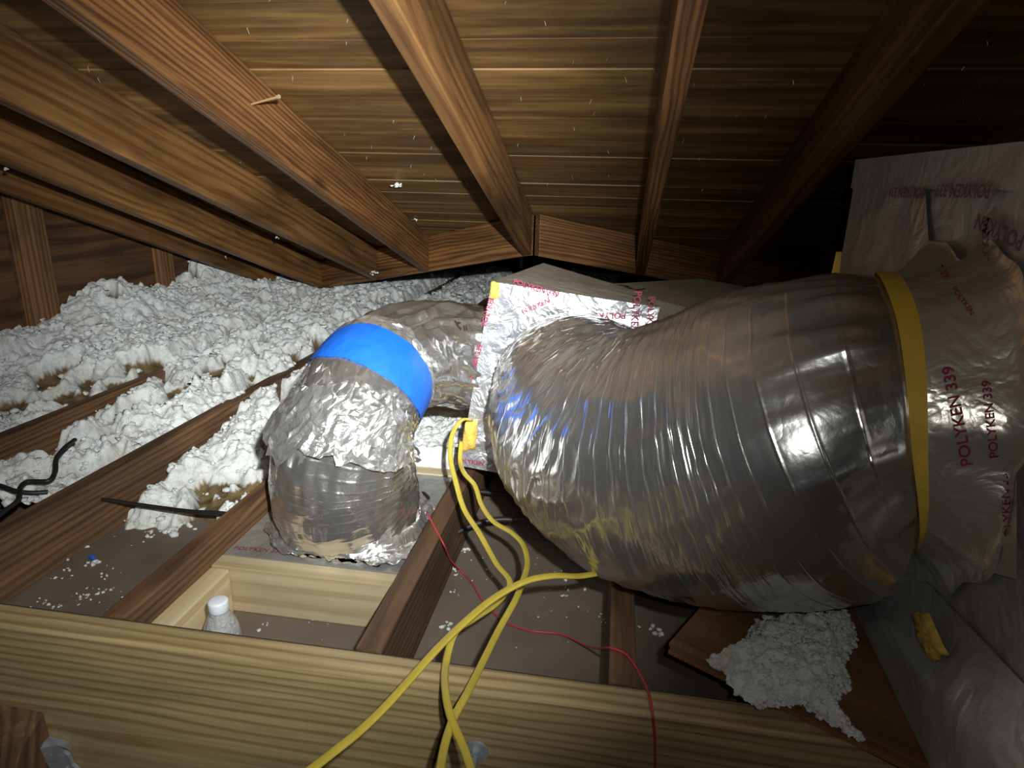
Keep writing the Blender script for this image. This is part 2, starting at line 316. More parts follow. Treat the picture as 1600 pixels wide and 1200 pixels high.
for k in range(k0, 18):
    sa, sb = 1.4976+k*sp+.0008, 1.4976+(k+1)*sp-.0016-random.random()*.0016; ym = sa*CS
    spans = [(-2.08, 2.2)]
    if ym > 2.30:
        f = lambda side: None
        xl = VO[0]-(ym-VO[1])*(-VL[0])/VL[1]; xr = VO[0]+(ym-VO[1])*VR[0]/VR[1]
        spans = [(-2.08, xl+.05), (xr-.05, 2.2)] if ym > VO[1]+.0 else [(-2.08, 2.2)]
    for a, b in spans:
        cuts = [a]
        if b-a > 1.2 and k % 3 != 1: cuts.append(random.choice([-1.59, -.81, .08, .41]))
        cuts = sorted(c for c in cuts if a <= c < b-.1)+[b]
        for c0, c1 in zip(cuts[:-1], cuts[1:]):
            if c1-c0 > .03: plank(c0, c1-.0015, sa, sb, random.uniform(0, .003), random.uniform(-.0016, .0016))
# rafters on the ridge side of the hidden ridge close the roof behind the camera
rb = meshobj('deck_sheet', [(-2.1, -1.6, 1.22), (2.3, -1.6, 1.22), (2.3, -4.2, .36), (-2.1, -4.2, .36)], [(0, 1, 2, 3)], M['sheath'], ceil_)
# adjoining roof beyond the valley
zv = lambda x: roofz(valley_y(x), G)+.01
pl, pr = (-2.1, valley_y(-2.1), zv(-2.1)), (2.2, valley_y(2.2), zv(2.2)); pc = (VO[0], VO[1], zv(VO[0]))
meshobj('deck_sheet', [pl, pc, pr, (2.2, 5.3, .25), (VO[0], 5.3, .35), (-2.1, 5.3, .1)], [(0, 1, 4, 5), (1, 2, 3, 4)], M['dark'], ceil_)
wl = empty('wall_left', (-2.07, 2, -.4)); wl['kind'] = 'structure'
for i, (a, b) in enumerate([(-4.2, -.45), (-.45, .77), (.77, 1.99), (1.99, 3.21), (3.21, 5.3)]):
    box('sheathing_panel', (-2.09, a+.001, -.79), (-2.07, b-.001, .9 if b < 1 else .25), M['sheath'], wl, .001, 'y')
for y, wd in ((.2, .09), (.82, .09), (1.40, .1), (2.0, .115), (2.70, .085), (3.35, .09)):
    zt = roofz(y+wd, G)-.012
    hexa('stud', [(-2.07, y, -.78), (-2.03, y, -.78), (-2.03, y+wd, -.78), (-2.07, y+wd, -.78), (-2.07, y, zt), (-2.03, y, zt), (-2.03, y+wd, zt), (-2.07, y+wd, zt)], M['stud'], wl)
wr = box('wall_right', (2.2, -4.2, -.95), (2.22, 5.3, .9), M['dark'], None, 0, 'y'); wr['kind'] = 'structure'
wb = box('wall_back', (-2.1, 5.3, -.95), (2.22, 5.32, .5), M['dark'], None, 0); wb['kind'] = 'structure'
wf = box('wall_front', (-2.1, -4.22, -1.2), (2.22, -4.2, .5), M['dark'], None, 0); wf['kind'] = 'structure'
fl = empty('floor', (0, 2, -.79)); fl['kind'] = 'structure'
JX = [-1.95, -1.55, -1.14, -.745, -.335, .03, .44, .85, 1.26, 1.67]
for a, b in ((-2.1, .0495), (.0505, 2.2)):
    for c, d in ((.752, 1.97), (1.971, 3.19), (3.191, 5.3)):
        box('drywall_panel', (a, c, -.80), (b, d, -.787), M['drywall'], fl, .0005)
box('subfloor', (-2.1, -4.2, -1.0), (2.2, .66, -.98), M['ply'], fl, 0)

# ------------------------------------------------------------------ rafters
def rafter(xa, ya, xb, label, wid=.038, mat='rafter', y0=-1.55):
    fx = lambda y: xa+(xb-xa)*(y-ya)/2.0
    def endy(x): return valley_y(x)-.001
    C = []
    for yy in (y0, None):
        for dx, c in ((0, GB), (wid, GB), (wid, G-.001), (0, G-.001)):
            if yy is None:
                y = 2.5
                for _ in range(8): y = endy(fx(y)+dx)
            else: y = yy
            C.append((fx(y)+dx, y, roofz(y, c)))
    o = hexa('rafter', C, M[mat], None, .003); return tag(o, label, 'rafter')
RL = [(-1.885, 1, -1.885, 'dark rafter lying against the top of the wooden left wall'),
      (-1.625, 1, -1.60, 'lowest fully lit rafter at left, just above the dark wall rafter'),
      (-1.262, 1, -1.150, 'knotty golden-brown rafter at left, third rafter up from the wall'),
      (-.832, 1, -.826, 'bright orange-brown ridged rafter at left with a nail sticking out'),
      (-.350, 1, -.332, 'brown rafter running down the middle to where the two end boards meet'),
      (.056, 1, .086, 'narrow rafter right of middle with bold striped grain on its underside'),
      (.385, 1, .425, 'dark rafter at upper right, above the corner of the big foil plenum'),
      (.80, 1, .81, 'unlit rafter at far upper right, behind the tall foil plenum')]
RAF = [rafter(*r, mat='rafter' if i_ in (3, 5) else 'rafter_smooth') for i_, r in enumerate(RL)]
a = onroof(405, 157, GB+.03); nd = empty('x', (0, 0, 0)); bpy.data.objects.remove(nd)
def rod(name, p, q, r0, r1, mat, parent=None, k=8, head=0):
    p, q = np.array(p, float), np.array(q, float); T = _n(q-p); u = _n(np.cross(T, (.3, .5, .8))); v = np.cross(T, u); th = np.linspace(0, 2*np.pi, k, endpoint=False); V = []; prof = [(0, r0), (1, r1)]
    if head: prof = [(0, r0), (.93, r1), (.935, head), (1, head)]
    for f, r in prof: V += [p+(q-p)*f+(u*math.cos(x)+v*math.sin(x))*r for x in th]
    F = []
    for i in range(len(prof)-1): F += [(i*k+j, i*k+(j+1) % k, (i+1)*k+(j+1) % k, (i+1)*k+j) for j in range(k)]
    F += [tuple(range(k))[::-1], tuple(range((len(prof)-1)*k, len(prof)*k))]
    return meshobj(name, V, F, mat, parent)
# end boards meeting at the middle rafter (valley)
def endboard(d, L0, L1, label, th=.038, h=.147):
    nrm = np.array([-d[1], d[0]]) if d[0] > 0 else np.array([d[1], -d[0]])
    if nrm[1] < 0: nrm = -nrm
    C = []
    for L in (L0, L1):
        p = VO+d*L; z1 = roofz(p[1], G)-.002; q = p+nrm*th
        C += [(p[0], p[1], z1-h), (q[0], q[1], z1-h), (q[0], q[1], z1), (p[0], p[1], z1)]
    return tag(hexa('end_board', C, M['rafter'], None, .002), label, 'board')
endboard(VL, .03, 1.75, 'orange board closing the rafter ends left of the middle rafter')
endboard(VR, .03, 1.5, 'orange-brown board closing the rafter ends right of the middle rafter')
# protruding roofing nails
def nailmesh():
    k = 5; V = [(.0007*math.cos(x), .0007*math.sin(x), .004) for x in np.linspace(0, 2*np.pi, k, endpoint=False)]+[(.0006*math.cos(x), .0006*math.sin(x), -.010) for x in np.linspace(0, 2*np.pi, k, endpoint=False)]+[(0, 0, -.014)]
    F = [(j, (j+1) % k, k+(j+1) % k, k+j) for j in range(k)]+[(k+j, k+(j+1) % k, 2*k) for j in range(k)]
    me = bpy.data.meshes.new('nail'); me.from_pydata(V, [], F); me.materials.append(M['nail']); return me
NM = nailmesh(); nn = 0
for s in np.arange(.62, 2.5, .071):
    for x in np.arange(-1.95, 1.0, .108):
        if nn >= 200 or random.random() < (.5 if x < -.3 else .68): continue
        xx, yy = x+random.uniform(-.05, .05), (s+random.uniform(-.02, .02))*CS
        if yy > valley_y(xx)-.05 or any(abs(xx-(r[0]+.02)) < .045 for r in RL): continue
        nn += 1; o = bpy.data.objects.new('nail', NM); link(o); o.location = (xx, yy, roofz(yy, G)); o.rotation_euler = (TH*-1+random.uniform(-.5, .5), random.uniform(-.5, .5), 0); o.scale = (1, 1, random.uniform(.4, .9)); rel(o, ceil_)

# ------------------------------------------------------------------ joists, beam, blocking
JL = ['joist buried under insulation along the foot of the left wall', 'joist at far left half sunk in insulation and brown patches',
      'long bare joist crossing the left floor, insulation heaped along both sides', 'joist left of the wooden frame that holds the water bottle',
      'joist right of the foil boot, with the red wire draped over it', 'dark joist end under the belly of the big duct, red wire crossing it',
      'unlit joist hidden under the plywood offcut and big duct', 'unlit joist under the tall foil plenum', 'unlit joist right of the plenum', 'unlit joist by the far right wall']
for x, l in zip(JX, JL):
    hi = -.65; tag(box('joist', (x, .75, -.786), (x+.039, 5.29, hi), M['joist'], None, .003, 'y'), l, 'joist')
tag(box('header_beam', (-2.06, .69, -.96), (2.19, .735, -.642), M['pine'], None, .004), 'pale pine beam crossing the bottom front of the picture', 'beam')
tag(box('gap_shade_strip', (-2.06, .7355, -.80), (2.19, .7425, -.648), M['dark'], None, .001), 'thin dark strip standing in for the shaded gap behind the pine beam', 'board')  # dark strip added to draw the shadow line along the beam's back edge
fr_ = empty('box_frame', (-.5, .9, -.786)); tag(fr_, 'pale new pine frame boxed around the water bottle and the foil boot', 'frame')
box('cross_block', (-.704, .962, -.786), (-.337, 1.0, -.692), M['newpine'], fr_)
box('side_block', (-.704, .752, -.786), (-.667, .96, -.695), M['newpine'], fr_, axis='y')
box('cross_block', (-.704, 1.425, -.786), (-.337, 1.463, -.69), M['newpine'], fr_)

# ------------------------------------------------------------------ insulation
def tuft(nsub=1, seed=0):
    bm = bmesh.new(); bmesh.ops.create_icosphere(bm, subdivisions=nsub, radius=1); V = np.array([v.co[:] for v in bm.verts]); F = np.array([[v.index for v in f.verts] for f in bm.faces]); bm.free()
    return V*(1+.45*vn(V[:, 0]*2.3, V[:, 1]*2.3, V[:, 2]*2.3, seed)+.3*vn(V[:, 0]*5, V[:, 1]*5, V[:, 2]*5, seed+9))[:, None], F
TUFTS = [tuft(1, s) for s in range(8)]
def scatter(P, size, seed=0):
    r = np.random.default_rng(seed); Vs, Fs, n = [], [], 0
    for p, sz in zip(P, size):
        V, F = TUFTS[r.integers(8)]; a = r.uniform(0, 6.28); c, s = math.cos(a), math.sin(a); q = V*np.array([1, r.uniform(.5, 1), r.uniform(.45, .9)])
        q = np.stack([q[:, 0]*c-q[:, 1]*s, q[:, 0]*s+q[:, 1]*c, q[:, 2]], 1)*sz+p; Vs.append(q); Fs.append(F+n); n += len(V)
    return np.vstack(Vs), np.vstack(Fs)
NX, NY = 420, 520
gx = np.linspace(-2.065, .03, NX); gy = 1.08*(4.9/1.08)**np.linspace(0, 1, NY); X, Yg = np.meshgrid(gx, gy)
def sst(a, b, x): t_ = np.clip((x-a)/(b-a), 0, 1); return t_*t_*(3-2*t_)
bays = [(-1.0, -.745+.0)]
base = np.where(X < -1.55, -.615, -.69)
base = np.where((X >= -1.55) & (X < -1.12), -.715+.05*sst(1.1, 1.9, Yg)+.05*sst(1.9, 3.2, Yg), base)
base = np.where((X >= -1.12) & (X < -.72), -.86+.06*sst(1.12, 1.22, Yg+.10*vn(X*7, Yg*3, 0, 5))+.05*sst(1.10, 1.32, Yg+.10*vn(X*7, Yg*3, 0, 5))+.05*sst(1.3, 1.8, Yg)+.02*sst(1.8, 3.0, Yg), base)
base = np.where((X >= -.72) & (X < -.315), -1.0+.29*sst(1.38, 1.5, Yg)-.02*sst(1.5, 2, Yg), base)
base = np.where(X >= -.315, -1.0+.34*sst(1.7, 2.1, Yg), base)
base = base+.10*sst(-1.75, -2.05, X)*sst(1.2, 2.2, Yg)*(.85+.4*np.cos((Yg-2.35)*2*np.pi/.65))+.03*sst(-1.55, -1.8, X)*sst(1.9, 2.6, Yg)
base = np.where((X > -1.95) & (X < -1.5) & (Yg < 2), base-.075*sst(2.0, 1.7, Yg), base); base = base-.045*np.exp(-((X+1.47)/.06)**2)*sst(2.1, 1.7, Yg)-.05*np.exp(-((X+1.12)/.05)**2)-.05*np.exp(-((X+.725)/.05)**2)-.02*np.exp(-((X+1.53)/.05)**2)
Kb = np.exp(-np.linspace(-2, 2, 9)**2); Kb /= Kb.sum()
base = sum(kk*np.pad(base, ((0, 0), (4, 4)), mode='edge')[:, i_:i_+NX] for i_, kk in enumerate(Kb))
low = fbm(X*3.1, Yg*2.3, 0, 31, 3); mid = fbm(X*11, Yg*9, 0, 77, 3)
hole = sst(.0, .27, low*.55+mid*.68-.03*sst(2.2, 3.2, Yg)-.25*sst(3.0, 3.6, Yg)+.25*np.exp(-((X+1.72)/.16)**2-((Yg-1.55)/.38)**2)*1.6)
hole *= sst(-.7, -.8, X)*.999
c0 = 1-np.clip(worley(X*5.5+.5*vn(X*6, Yg*6, 0, 8), Yg*4.6, 24), 0, 1)**1.5; c1 = 1-np.clip(worley(X*11+.5*vn(X*9, Yg*9, 0, 3), Yg*10, 4), 0, 1)**1.6; c2 = 1-np.clip(worley(X*30+.6*vn(X*20, Yg*20, 1, 3), Yg*27, 8), 0, 1)**1.6; c3 = 1-np.clip(worley(X*72, Yg*60, 12), 0, 1)**1.5
H = base+(1-hole)*(.036*c1+.03*c0+.024*c2+.005*c3+.014*fbm(X*45, Yg*45, 2, 5, 4)+.045*low+.014*mid)-.014+(.0-.012*mid+.004*c3)*hole
dirt = np.clip(hole*1.1, 0, 1)*np.clip(1.25-.9*c2*(1-hole), 0, 1)
H = np.maximum(H, -.80)
dirt = np.where(dirt > .85, 1, dirt*.3)
ok = H > -.786
P = np.stack([X, Yg, H], -1)
# loose tufts bedded in and around the heaps
cand = RNG.random((60000, 2)); ui = (cand[:, 1]*(NY-1)).astype(int); uj = (cand[:, 0]*(NX-1)).astype(int)
hv = H[ui, uj]; keep = (hv > -.782) & ((hole[ui, uj] < .5) | (RNG.random(60000) < .13)); ui, uj = ui[keep][:7600], uj[keep][:7600]
tp = np.stack([gx[uj]+RNG.normal(0, .003, len(uj)), gy[ui], H[ui, uj]+.002], 1); ts = (.003+.012*RNG.random(len(uj))**3)*(1+.22*(tp[:, 1]-1.2))
nu, nv = P.shape[:2]; idx = np.arange(nu*nv).reshape(nu, nv); F = np.stack([idx[:-1, :-1], idx[:-1, 1:], idx[1:, 1:], idx[1:, :-1]], -1).reshape(-1, 4)
F = F[ok.reshape(-1)[F].any(1)]; F = np.vstack([F[:, [0, 1, 2]], F[:, [0, 2, 3]]])
tv, tf = scatter(tp, ts, 3)
fastmesh_in = fastmesh('loose_insulation', np.vstack([P.reshape(-1, 3), tv]), np.vstack([F, tf+nu*nv]), M['insul'], attr=np.r_[dirt.ravel(), np.zeros(len(tv))])
tag(fastmesh_in, 'white fluffy loose-fill insulation heaped over the joists at left', 'insulation', kind='stuff')
# crumbs on the bare drywall
cp, cs = [], []
def crumb(px, py, n, spread, sz, z=-.786):
    c = onz(px, py, z)
    for _ in range(n): cp.append(c+np.r_[RNG.normal(0, spread, 2), sz*.4]); cs.append(sz*RNG.uniform(.5, 1.2))
for q in [(275, 830, 16, .02, .009), (245, 800, 12, .02, .009), (300, 790, 20, .025, .01), (235, 835, 5, .01, .007), (130, 855, 9, .016, .007), (146, 882, 6, .008, .007), (160, 901, 4, .006, .004), (143, 930, 14, .012, .0035), (130, 932, 6, .012, .003), (75, 945, 5, .012, .003), (62, 950, 5, .009, .003), (92, 948, 4, .008, .003), (80, 905, 3, .008, .004), (105, 889, 3, .005, .004),
          (726, 860, 6, .007, .005), (713, 890, 7, .008, .004), (714, 926, 4, .006, .004), (694, 980, 5, .006, .006), (646, 1007, 7, .006, .006), (760, 900, 2, .01, .003), (885, 925, 7, .014, .004), (935, 965, 8, .014, .003), (415, 975, 3, .004, .003), (405, 985, 3, .004, .003), (490, 972, 2, .004, .002), (520, 985, 2, .02, .002), (1020, 985, 8, .01, .007), (998, 980, 2, .004, .003)]: crumb(*q)
for _ in range(60): cp.append(np.array([RNG.uniform(-1.09, -.75), RNG.uniform(.8, 1.2), -.785])); cs.append(RNG.uniform(.0012, .003))
for _ in range(40): cp.append(np.array([RNG.uniform(-.28, .02), RNG.uniform(.8, 1.4), -.785])); cs.append(RNG.uniform(.001, .0025))
v, f = scatter(cp, cs, 8); o = fastmesh('insulation_crumbs', v, f, M['insul']); tag(o, 'white insulation crumbs scattered over bare drywall between the joists', 'crumbs', kind='stuff')
def tuftthing(c, size, n, label, seed, drop=0):
    r = np.random.default_rng(seed); P_ = r.normal(0, size*.42, (n, 3)); P_[:, 2] -= drop*np.abs(P_[:, 2])*2
    v_, f_ = scatter(P_+np.array(c), size*r.uniform(.25, .6, n), seed); return tag(fastmesh('insulation_tuft', v_, f_, M['insul']), label, 'tuft', 'white tufts caught on the roof timber')
tuftthing(onroof(621, 284)-RN*.012, .013, 16, 'biggest white insulation tuft, stuck to roof boards between two rafters', 1)
tuftthing(onroof(651, 341)-RN*.008, .008, 8, 'small white tuft on roof boards beside the end of the orange rafter', 2)
tuftthing(ony(583, 424, 2.83), .014, 12, 'white tuft dangling from the lower end of a left rafter above the insulation', 3, .6)
tuftthing(onroof(1253, 223)-RN*.008, .008, 9, 'white tuft alone on the dark roof boards at upper right', 4)
tuftthing(onroof(433, 371, GB+.02), .007, 6, 'tiny white tuft under the knotty golden-brown rafter', 5)
tuftthing(onroof(352, 402, GB+.01), .006, 5, 'tiny white tuft under the lowest lit rafter, left of the middle', 6)
tuftthing(onroof(10, 263, GB), .009, 6, 'small white tuft under a rafter at the left picture edge', 7)

# ------------------------------------------------------------------ tall foil plenum at right
pn = empty('foil_plenum', (.8, 1.0, -.615)); tag(pn, 'tall dusty foil-faced plenum box at the right edge, big duct entering it', 'plenum')
PX, PY0, PY1, PZ0, PZ1 = .425, .40, 1.345, -.617, .0495
def foilplane(name, O, A, B, na, nb, amp, mat, parent, sc=14, seed=0, nrm=None, edge=.0):
    u, v_ = np.meshgrid(np.linspace(0, 1, na), np.linspace(0, 1, nb), indexing='ij'); O, A, B = (np.array(q, float) for q in (O, A, B)); P_ = O+A*u[..., None]+B*v_[..., None]; n_ = _n(np.cross(A, B)) if nrm is None else np.array(nrm)
    a_ = np.linalg.norm(A)*u*sc; b_ = np.linalg.norm(B)*v_*sc; d = 1-2*np.abs(fbm(a_, b_, seed, seed, 4)); d = d-d.mean()
    w_ = np.minimum(np.minimum(u, 1-u), np.minimum(v_, 1-v_))*12; return gridmesh(name, P_+n_*(amp*d*np.clip(w_, 0, 1))[..., None], mat, parent)
foilplane('side_face', (PX, PY1, PZ0), (0, PY0-PY1, 0), (0, 0, PZ1-PZ0), 150, 110, .004, M['plenum'], pn, 9, 3, (-1, 0, 0))
foilplane('top_face', (PX, PY1, PZ1), (0, PY0-PY1, 0), (.7, 0, 0), 60, 40, .003, M['plenum'], pn, 9, 5, (0, 0, 1))
foilplane('back_face', (PX, PY1, PZ0), (.7, 0, 0), (0, 0, PZ1-PZ0), 30, 30, .002, M['plenum'], pn, 9, 6, (0, 1, 0))
foilplane('front_face', (PX, PY0, PZ0), (.7, 0, 0), (0, 0, PZ1-PZ0), 30, 30, .002, M['plenum'], pn, 9, 7, (0, -1, 0))
foilplane('far_side_face', (PX+.7, PY0, PZ0), (0, PY1-PY0, 0), (0, 0, PZ1-PZ0), 10, 10, .0, M['plenum'], pn, 9, 7, (1, 0, 0))
# tape strips and print on the plenum side
def strip(a, b, wid, seed, mat='tape', parent=pn):
    a, b = np.array(a), np.array(b); d = b-a; n_ = np.cross(_n(d), (-1, 0, 0)); n_ = _n(n_)*wid
    o_ = foilplane('tape_strip', a-n_/2+np.array([-.006, 0, 0]), d, n_, 40, 8, .0012, M[mat], parent, 30, seed, (-1, 0, 0)); return o_
q = lambda px, py: onx(px, py, PX)
strip((PX, 1.34, .03), (PX, .45, .03), .05, 1, 'plenum'); strip(q(1575, 420), q(1575, 900), .05, 2); strip(q(1440, 300), q(1448, 420), .045, 5)
pmx = [(1580, 360, 'POLYKEN', .024, 1.4, 15), (1430, 300, 'POLYKEN 339', .02, 1.57, 16), (1520, 297, 'POLYKEN 339', .022, 1.57, 17), (1560, 395, 'POLYKEN', .018, .4, 18)]
for px, py, tx, sz, rot, sd in pmx:
    c = q(px, py)+np.array([-.013, 0, 0]); up = np.array([0, math.sin(rot), math.cos(rot)]); sd_ = np.cross(up, (1, 0, 0)); lettering(tx, sz, c, up, sd_*1, M['faint'], pn, .0006)
u_, v_ = np.meshgrid(np.linspace(0, 1, 60), np.linspace(0, 1, 30), indexing='ij')
Ft = np.stack([PX-.004+0*u_, 1.02-.56*u_, -.50+.06*u_], -1); Fb = np.stack([.40-.02*u_+.03*np.maximum(u_-.6, 0), .94-.50*u_, -.6165+0*u_], -1)
Fv = Ft*(1-v_[..., None])+Fb*v_[..., None]; Fv[..., 0] += (.004*fbm(u_*9, v_*3, 0, 51, 3)-.02*np.sin(v_*np.pi)*.4)*np.sin(np.clip(v_*1.15, 0, 1)*np.pi); gridmesh('foil_flap', Fv, M['plenum'], pn)
# torn patches showing yellow fibreglass at the base
def patch(name, pts, th, mat, parent, nrm, seed=0):
    pts = [np.array(p_, float) for p_ in pts]; c = sum(pts)/len(pts); nrm = np.array(nrm, float); ring = []
    for i, p_ in enumerate(pts):
        q_ = pts[(i+1) % len(pts)]
        for k in range(5): r_ = p_+(q_-p_)*k/5; ring.append(r_+(c-r_)*.12*random.uniform(-1, 1))
    n = len(ring); V = [r_ for r_ in ring]+[r_+(c-r_)*.12+nrm*th for r_ in ring]+[r_+(c-r_)*.55+nrm*th*random.uniform(.8, 1.5) for r_ in ring]+[c+nrm*th*1.2]
    F_ = []
    for lv in (0, 1): F_ += [(lv*n+i, lv*n+(i+1) % n, (lv+1)*n+(i+1) % n, (lv+1)*n+i) for i in range(n)]
    F_ += [(2*n+i, 2*n+(i+1) % n, 3*n) for i in range(n)]
    return meshobj(name, V, F_, mat, parent, True)
patch('exposed_fibreglass', [q(1497, 1085)+np.array([-.012, 0, 0]), q(1560, 1105)+np.array([-.012, 0, 0]), q(1575, 1150)+np.array([-.012, 0, 0]), q(1530, 1165)+np.array([-.012, 0, 0]), q(1500, 1130)+np.array([-.012, 0, 0])], .008, M['fibre'], pn, (-1, 0, 0))
patch('exposed_fibreglass', [onx(x__, y__, .402) for x__, y__ in ((1430, 955), (1452, 960), (1480, 1020), (1460, 1035), (1440, 1000))], .006, M['fibre'], pn, (-1, 0, 0))

# ------------------------------------------------------------------ big flexible duct
bd = empty('flexible_duct', (.15, 1.0, -.62)); tag(bd, 'huge silver flexible duct bulging across the right half into the plenum', 'duct')
BC = [(.399, .879, -.273, .173), (.380, .883, -.273, .173), (.358, .888, -.279, .186), (.318, .904, -.312, .219), (.25, .952, -.362, .234), (.147, 1.004, -.413, .226), (.054, 1.066, -.441, .209), (-.01, 1.143, -.438, .195), (-.048, 1.237, -.423, .18), (-.072, 1.335, -.417, .165)]
bt = Tube(BC, 1000, 190, axis0=(-.988, .13, 0), soft=.035)
th = np.linspace(0, 2*np.pi, bt.nt, endpoint=False); Sg, Tg = np.meshgrid(bt.S, th, indexing='ij'); cx, sx = np.cos(Tg), np.sin(Tg)
wire = (Sg/.0235+Tg/(2*np.pi)) % 1.0; wv = np.abs(wire-.5)*2
bend = sst(.30, .45, Sg); dn = Sg-.022
d = .0009*np.exp(-((1-wv)/.06)**2)-.0004*np.exp(-(wv/.5)**2)
d += .0006*(1-2*np.abs(vn(Sg*170+cx*3, cx*7+Sg*15, sx*7, 63)))*sst(.10, .2, Sg)
pk = sst(.0, .03, np.abs(dn))*np.exp(-(dn/.06)**2)
d += pk*.020*(.3-np.abs(vn(cx*6+.3*vn(Sg*20, cx, sx, 2), sx*6, Sg*5, 4))**.7)+pk*.006*(.4-np.abs(vn(cx*15+Sg*12, sx*15, Sg*22, 44))**.8)
sh = Sg+.10*vn(cx*1.6, sx*1.6, Sg*3, 9); d += (.0005+.0028*bend)*(1-2*np.abs(vn(sh*60+cx*2, cx*4.5+Sg*12, sx*4.5-Sg*9, 21)))*sst(.06, .16, Sg)
d += .0028*vn(sh*11, cx*2, sx*2, 23)*(.5+bend)*sst(.03, .1, Sg)+.0022*fbm(cx*5, sx*5, Sg*14, 3, 3)
d += .0024*(1-2*np.abs(vn(cx*6+Sg*9, sx*6-Sg*7, Sg*5, 41)))*sst(.03, .1, Sg)
P = bt.at(Sg, Tg, d); P[..., 2] = np.where(P[..., 2] < -.614, -.614+(P[..., 2]+.614)*.08, P[..., 2])
gridmesh('jacket', P, M['jacket'], bd, wrap=True)
def ringstrip(name, tube, s0, s1, off, thick, mat, parent, wob=.003, seed=0, n=160, t0=0, t1=2*np.pi):
    tt = np.linspace(t0, t1, n); prof = [(s0, 0), (s0, thick), (s1, thick), (s1, 0)]; V = []
    for s_, o_ in prof: V.append(tube.at(np.clip(s_+wob*vn(np.cos(tt)*2, np.sin(tt)*2, 0, seed), 0, tube.L), tt, off+o_))
    P_ = np.stack(V+[V[0]], 1); return gridmesh(name, P_, mat, parent, smooth=False)
ringstrip('yellow_strap', bt, .0175, .0275, .0045, .0025, M['strap'], bd, .003, 3)
c = ony(1310, 402, 1.06)
hexa('strap_tail', [c+np.array(v_) for v_ in ((-.006, 0, -.03), (.006, 0, -.03), (.006, .002, -.03), (-.006, .002, -.03), (-.004, 0, .008), (.004, 0, .008), (.004, .002, .008), (-.004, .002, .008))], M['strap'], bd, .0008)
# crumpled foil collar flaring from the strap on to the plenum
u_ = np.linspace(0, 1, 70); tt = np.linspace(0, 2*np.pi, 280, endpoint=False); U_, T_ = np.meshgrid(u_, tt, indexing='ij'); c2_, s2_ = np.cos(T_), np.sin(T_)
A_ = bt.at(np.full(280, .021), tt, .001); cA = A_.mean(0); dr = A_-cA; dr[:, 0] = 0; rA = np.linalg.norm(dr, axis=1)[:, None]
E_ = cA+dr/rA*(.208+.02*vn(np.cos(tt)*4, np.sin(tt)*4, 0, 31)[:, None]+.012*np.abs(dr[:, 1:2]/rA*dr[:, 2:3]/rA)*3); E_[:, 0] = PX-.004
ez = sst(0, 1, U_)[..., None]; e2_ = (U_**1.6)[..., None]; Pc = np.empty(U_.shape+(3,)); Pc[..., :1] = A_[None, :, :1]*(1-ez)+E_[None, :, :1]*ez; Pc[..., 1:] = A_[None, :, 1:]*(1-e2_)+E_[None, :, 1:]*e2_
Pc[..., 0] -= .002+(.0025*np.abs(fbm(c2_*5, s2_*5, U_*4, 8, 3))+.0022*(1-np.abs(vn(c2_*11, s2_*11, U_*2, 6))*2).clip(0, 1))*sst(0, .15, U_)*(1-.6*U_)
gridmesh('foil_collar', Pc, M['tape'], bd, wrap=True)
def wraptext(txt, size, tube, s0, th0, along, mat, parent, off=.004, bold=.0005, sgn=1):
    V, F_ = text_mesh(txt, size, bold); R = np.interp(s0, tube.S, tube.R)
    if along: S_, T_ = s0+V[:, 0]*sgn, th0+V[:, 1]*sgn/R
    else: S_, T_ = s0-V[:, 1]*sgn, th0+V[:, 0]*sgn/R
    return meshobj('lettering', tube.at(np.clip(S_, 0, tube.L), T_, off), F_, mat, parent)
def print_on(grid, txt, size, px, py, ux, uy, parent, bold=.02, off=.0035):
    # lettering laid on a crumpled surface: every corner of a letter rests on the nearest spot of the foil
    V_, F_ = text_mesh(txt, 1., bold); G_ = grid.reshape(-1, 3); c_ = G_ @ CM; dz_ = -c_[:, 2]; gx_, gy_ = 800+FPX*c_[:, 0]/dz_, 600-FPX*c_[:, 1]/dz_; W_ = []
    for v_ in V_:
        x_, y_ = px+size*(ux[0]*v_[0]+uy[0]*v_[1]), py+size*(ux[1]*v_[0]+uy[1]*v_[1]); e_ = (gx_-x_)**2+(gy_-y_)**2; k_ = np.argsort(e_)[:6]; k_ = k_[dz_[k_] < dz_[k_].min()+.03]; wt = 1/(e_[k_]+1); z_ = (dz_[k_]*wt).sum()/wt.sum()
        W_.append(ray(x_, y_)/FPX*(z_-off))
    return meshobj('lettering', W_, F_, M['print'], parent)
uu, vv = np.meshgrid(np.linspace(0, 1, 160), np.linspace(0, 1, 120)); PG = np.stack([PX-.003+0*uu, PY1+(PY0-PY1)*uu, PZ0+(PZ1-PZ0)*vv], -1).reshape(-1, 3); CG = np.vstack([Pc.reshape(-1, 3), PG])
for px, py, tx, sz, a_ in [(1497, 650, 'POLYKEN 339', 26, -1.77), (1548, 655, 'POLYKEN 339', 20, -1.68), (1573, 790, 'POLYKEN 339', 20, -1.66), (1474, 425, '339', 15, .9), (1505, 470, 'POLYKEN', 12, .95)]:
    print_on(CG, tx, sz, px, py, (math.cos(a_), math.sin(a_)), (math.sin(a_), -math.cos(a_)), bd)

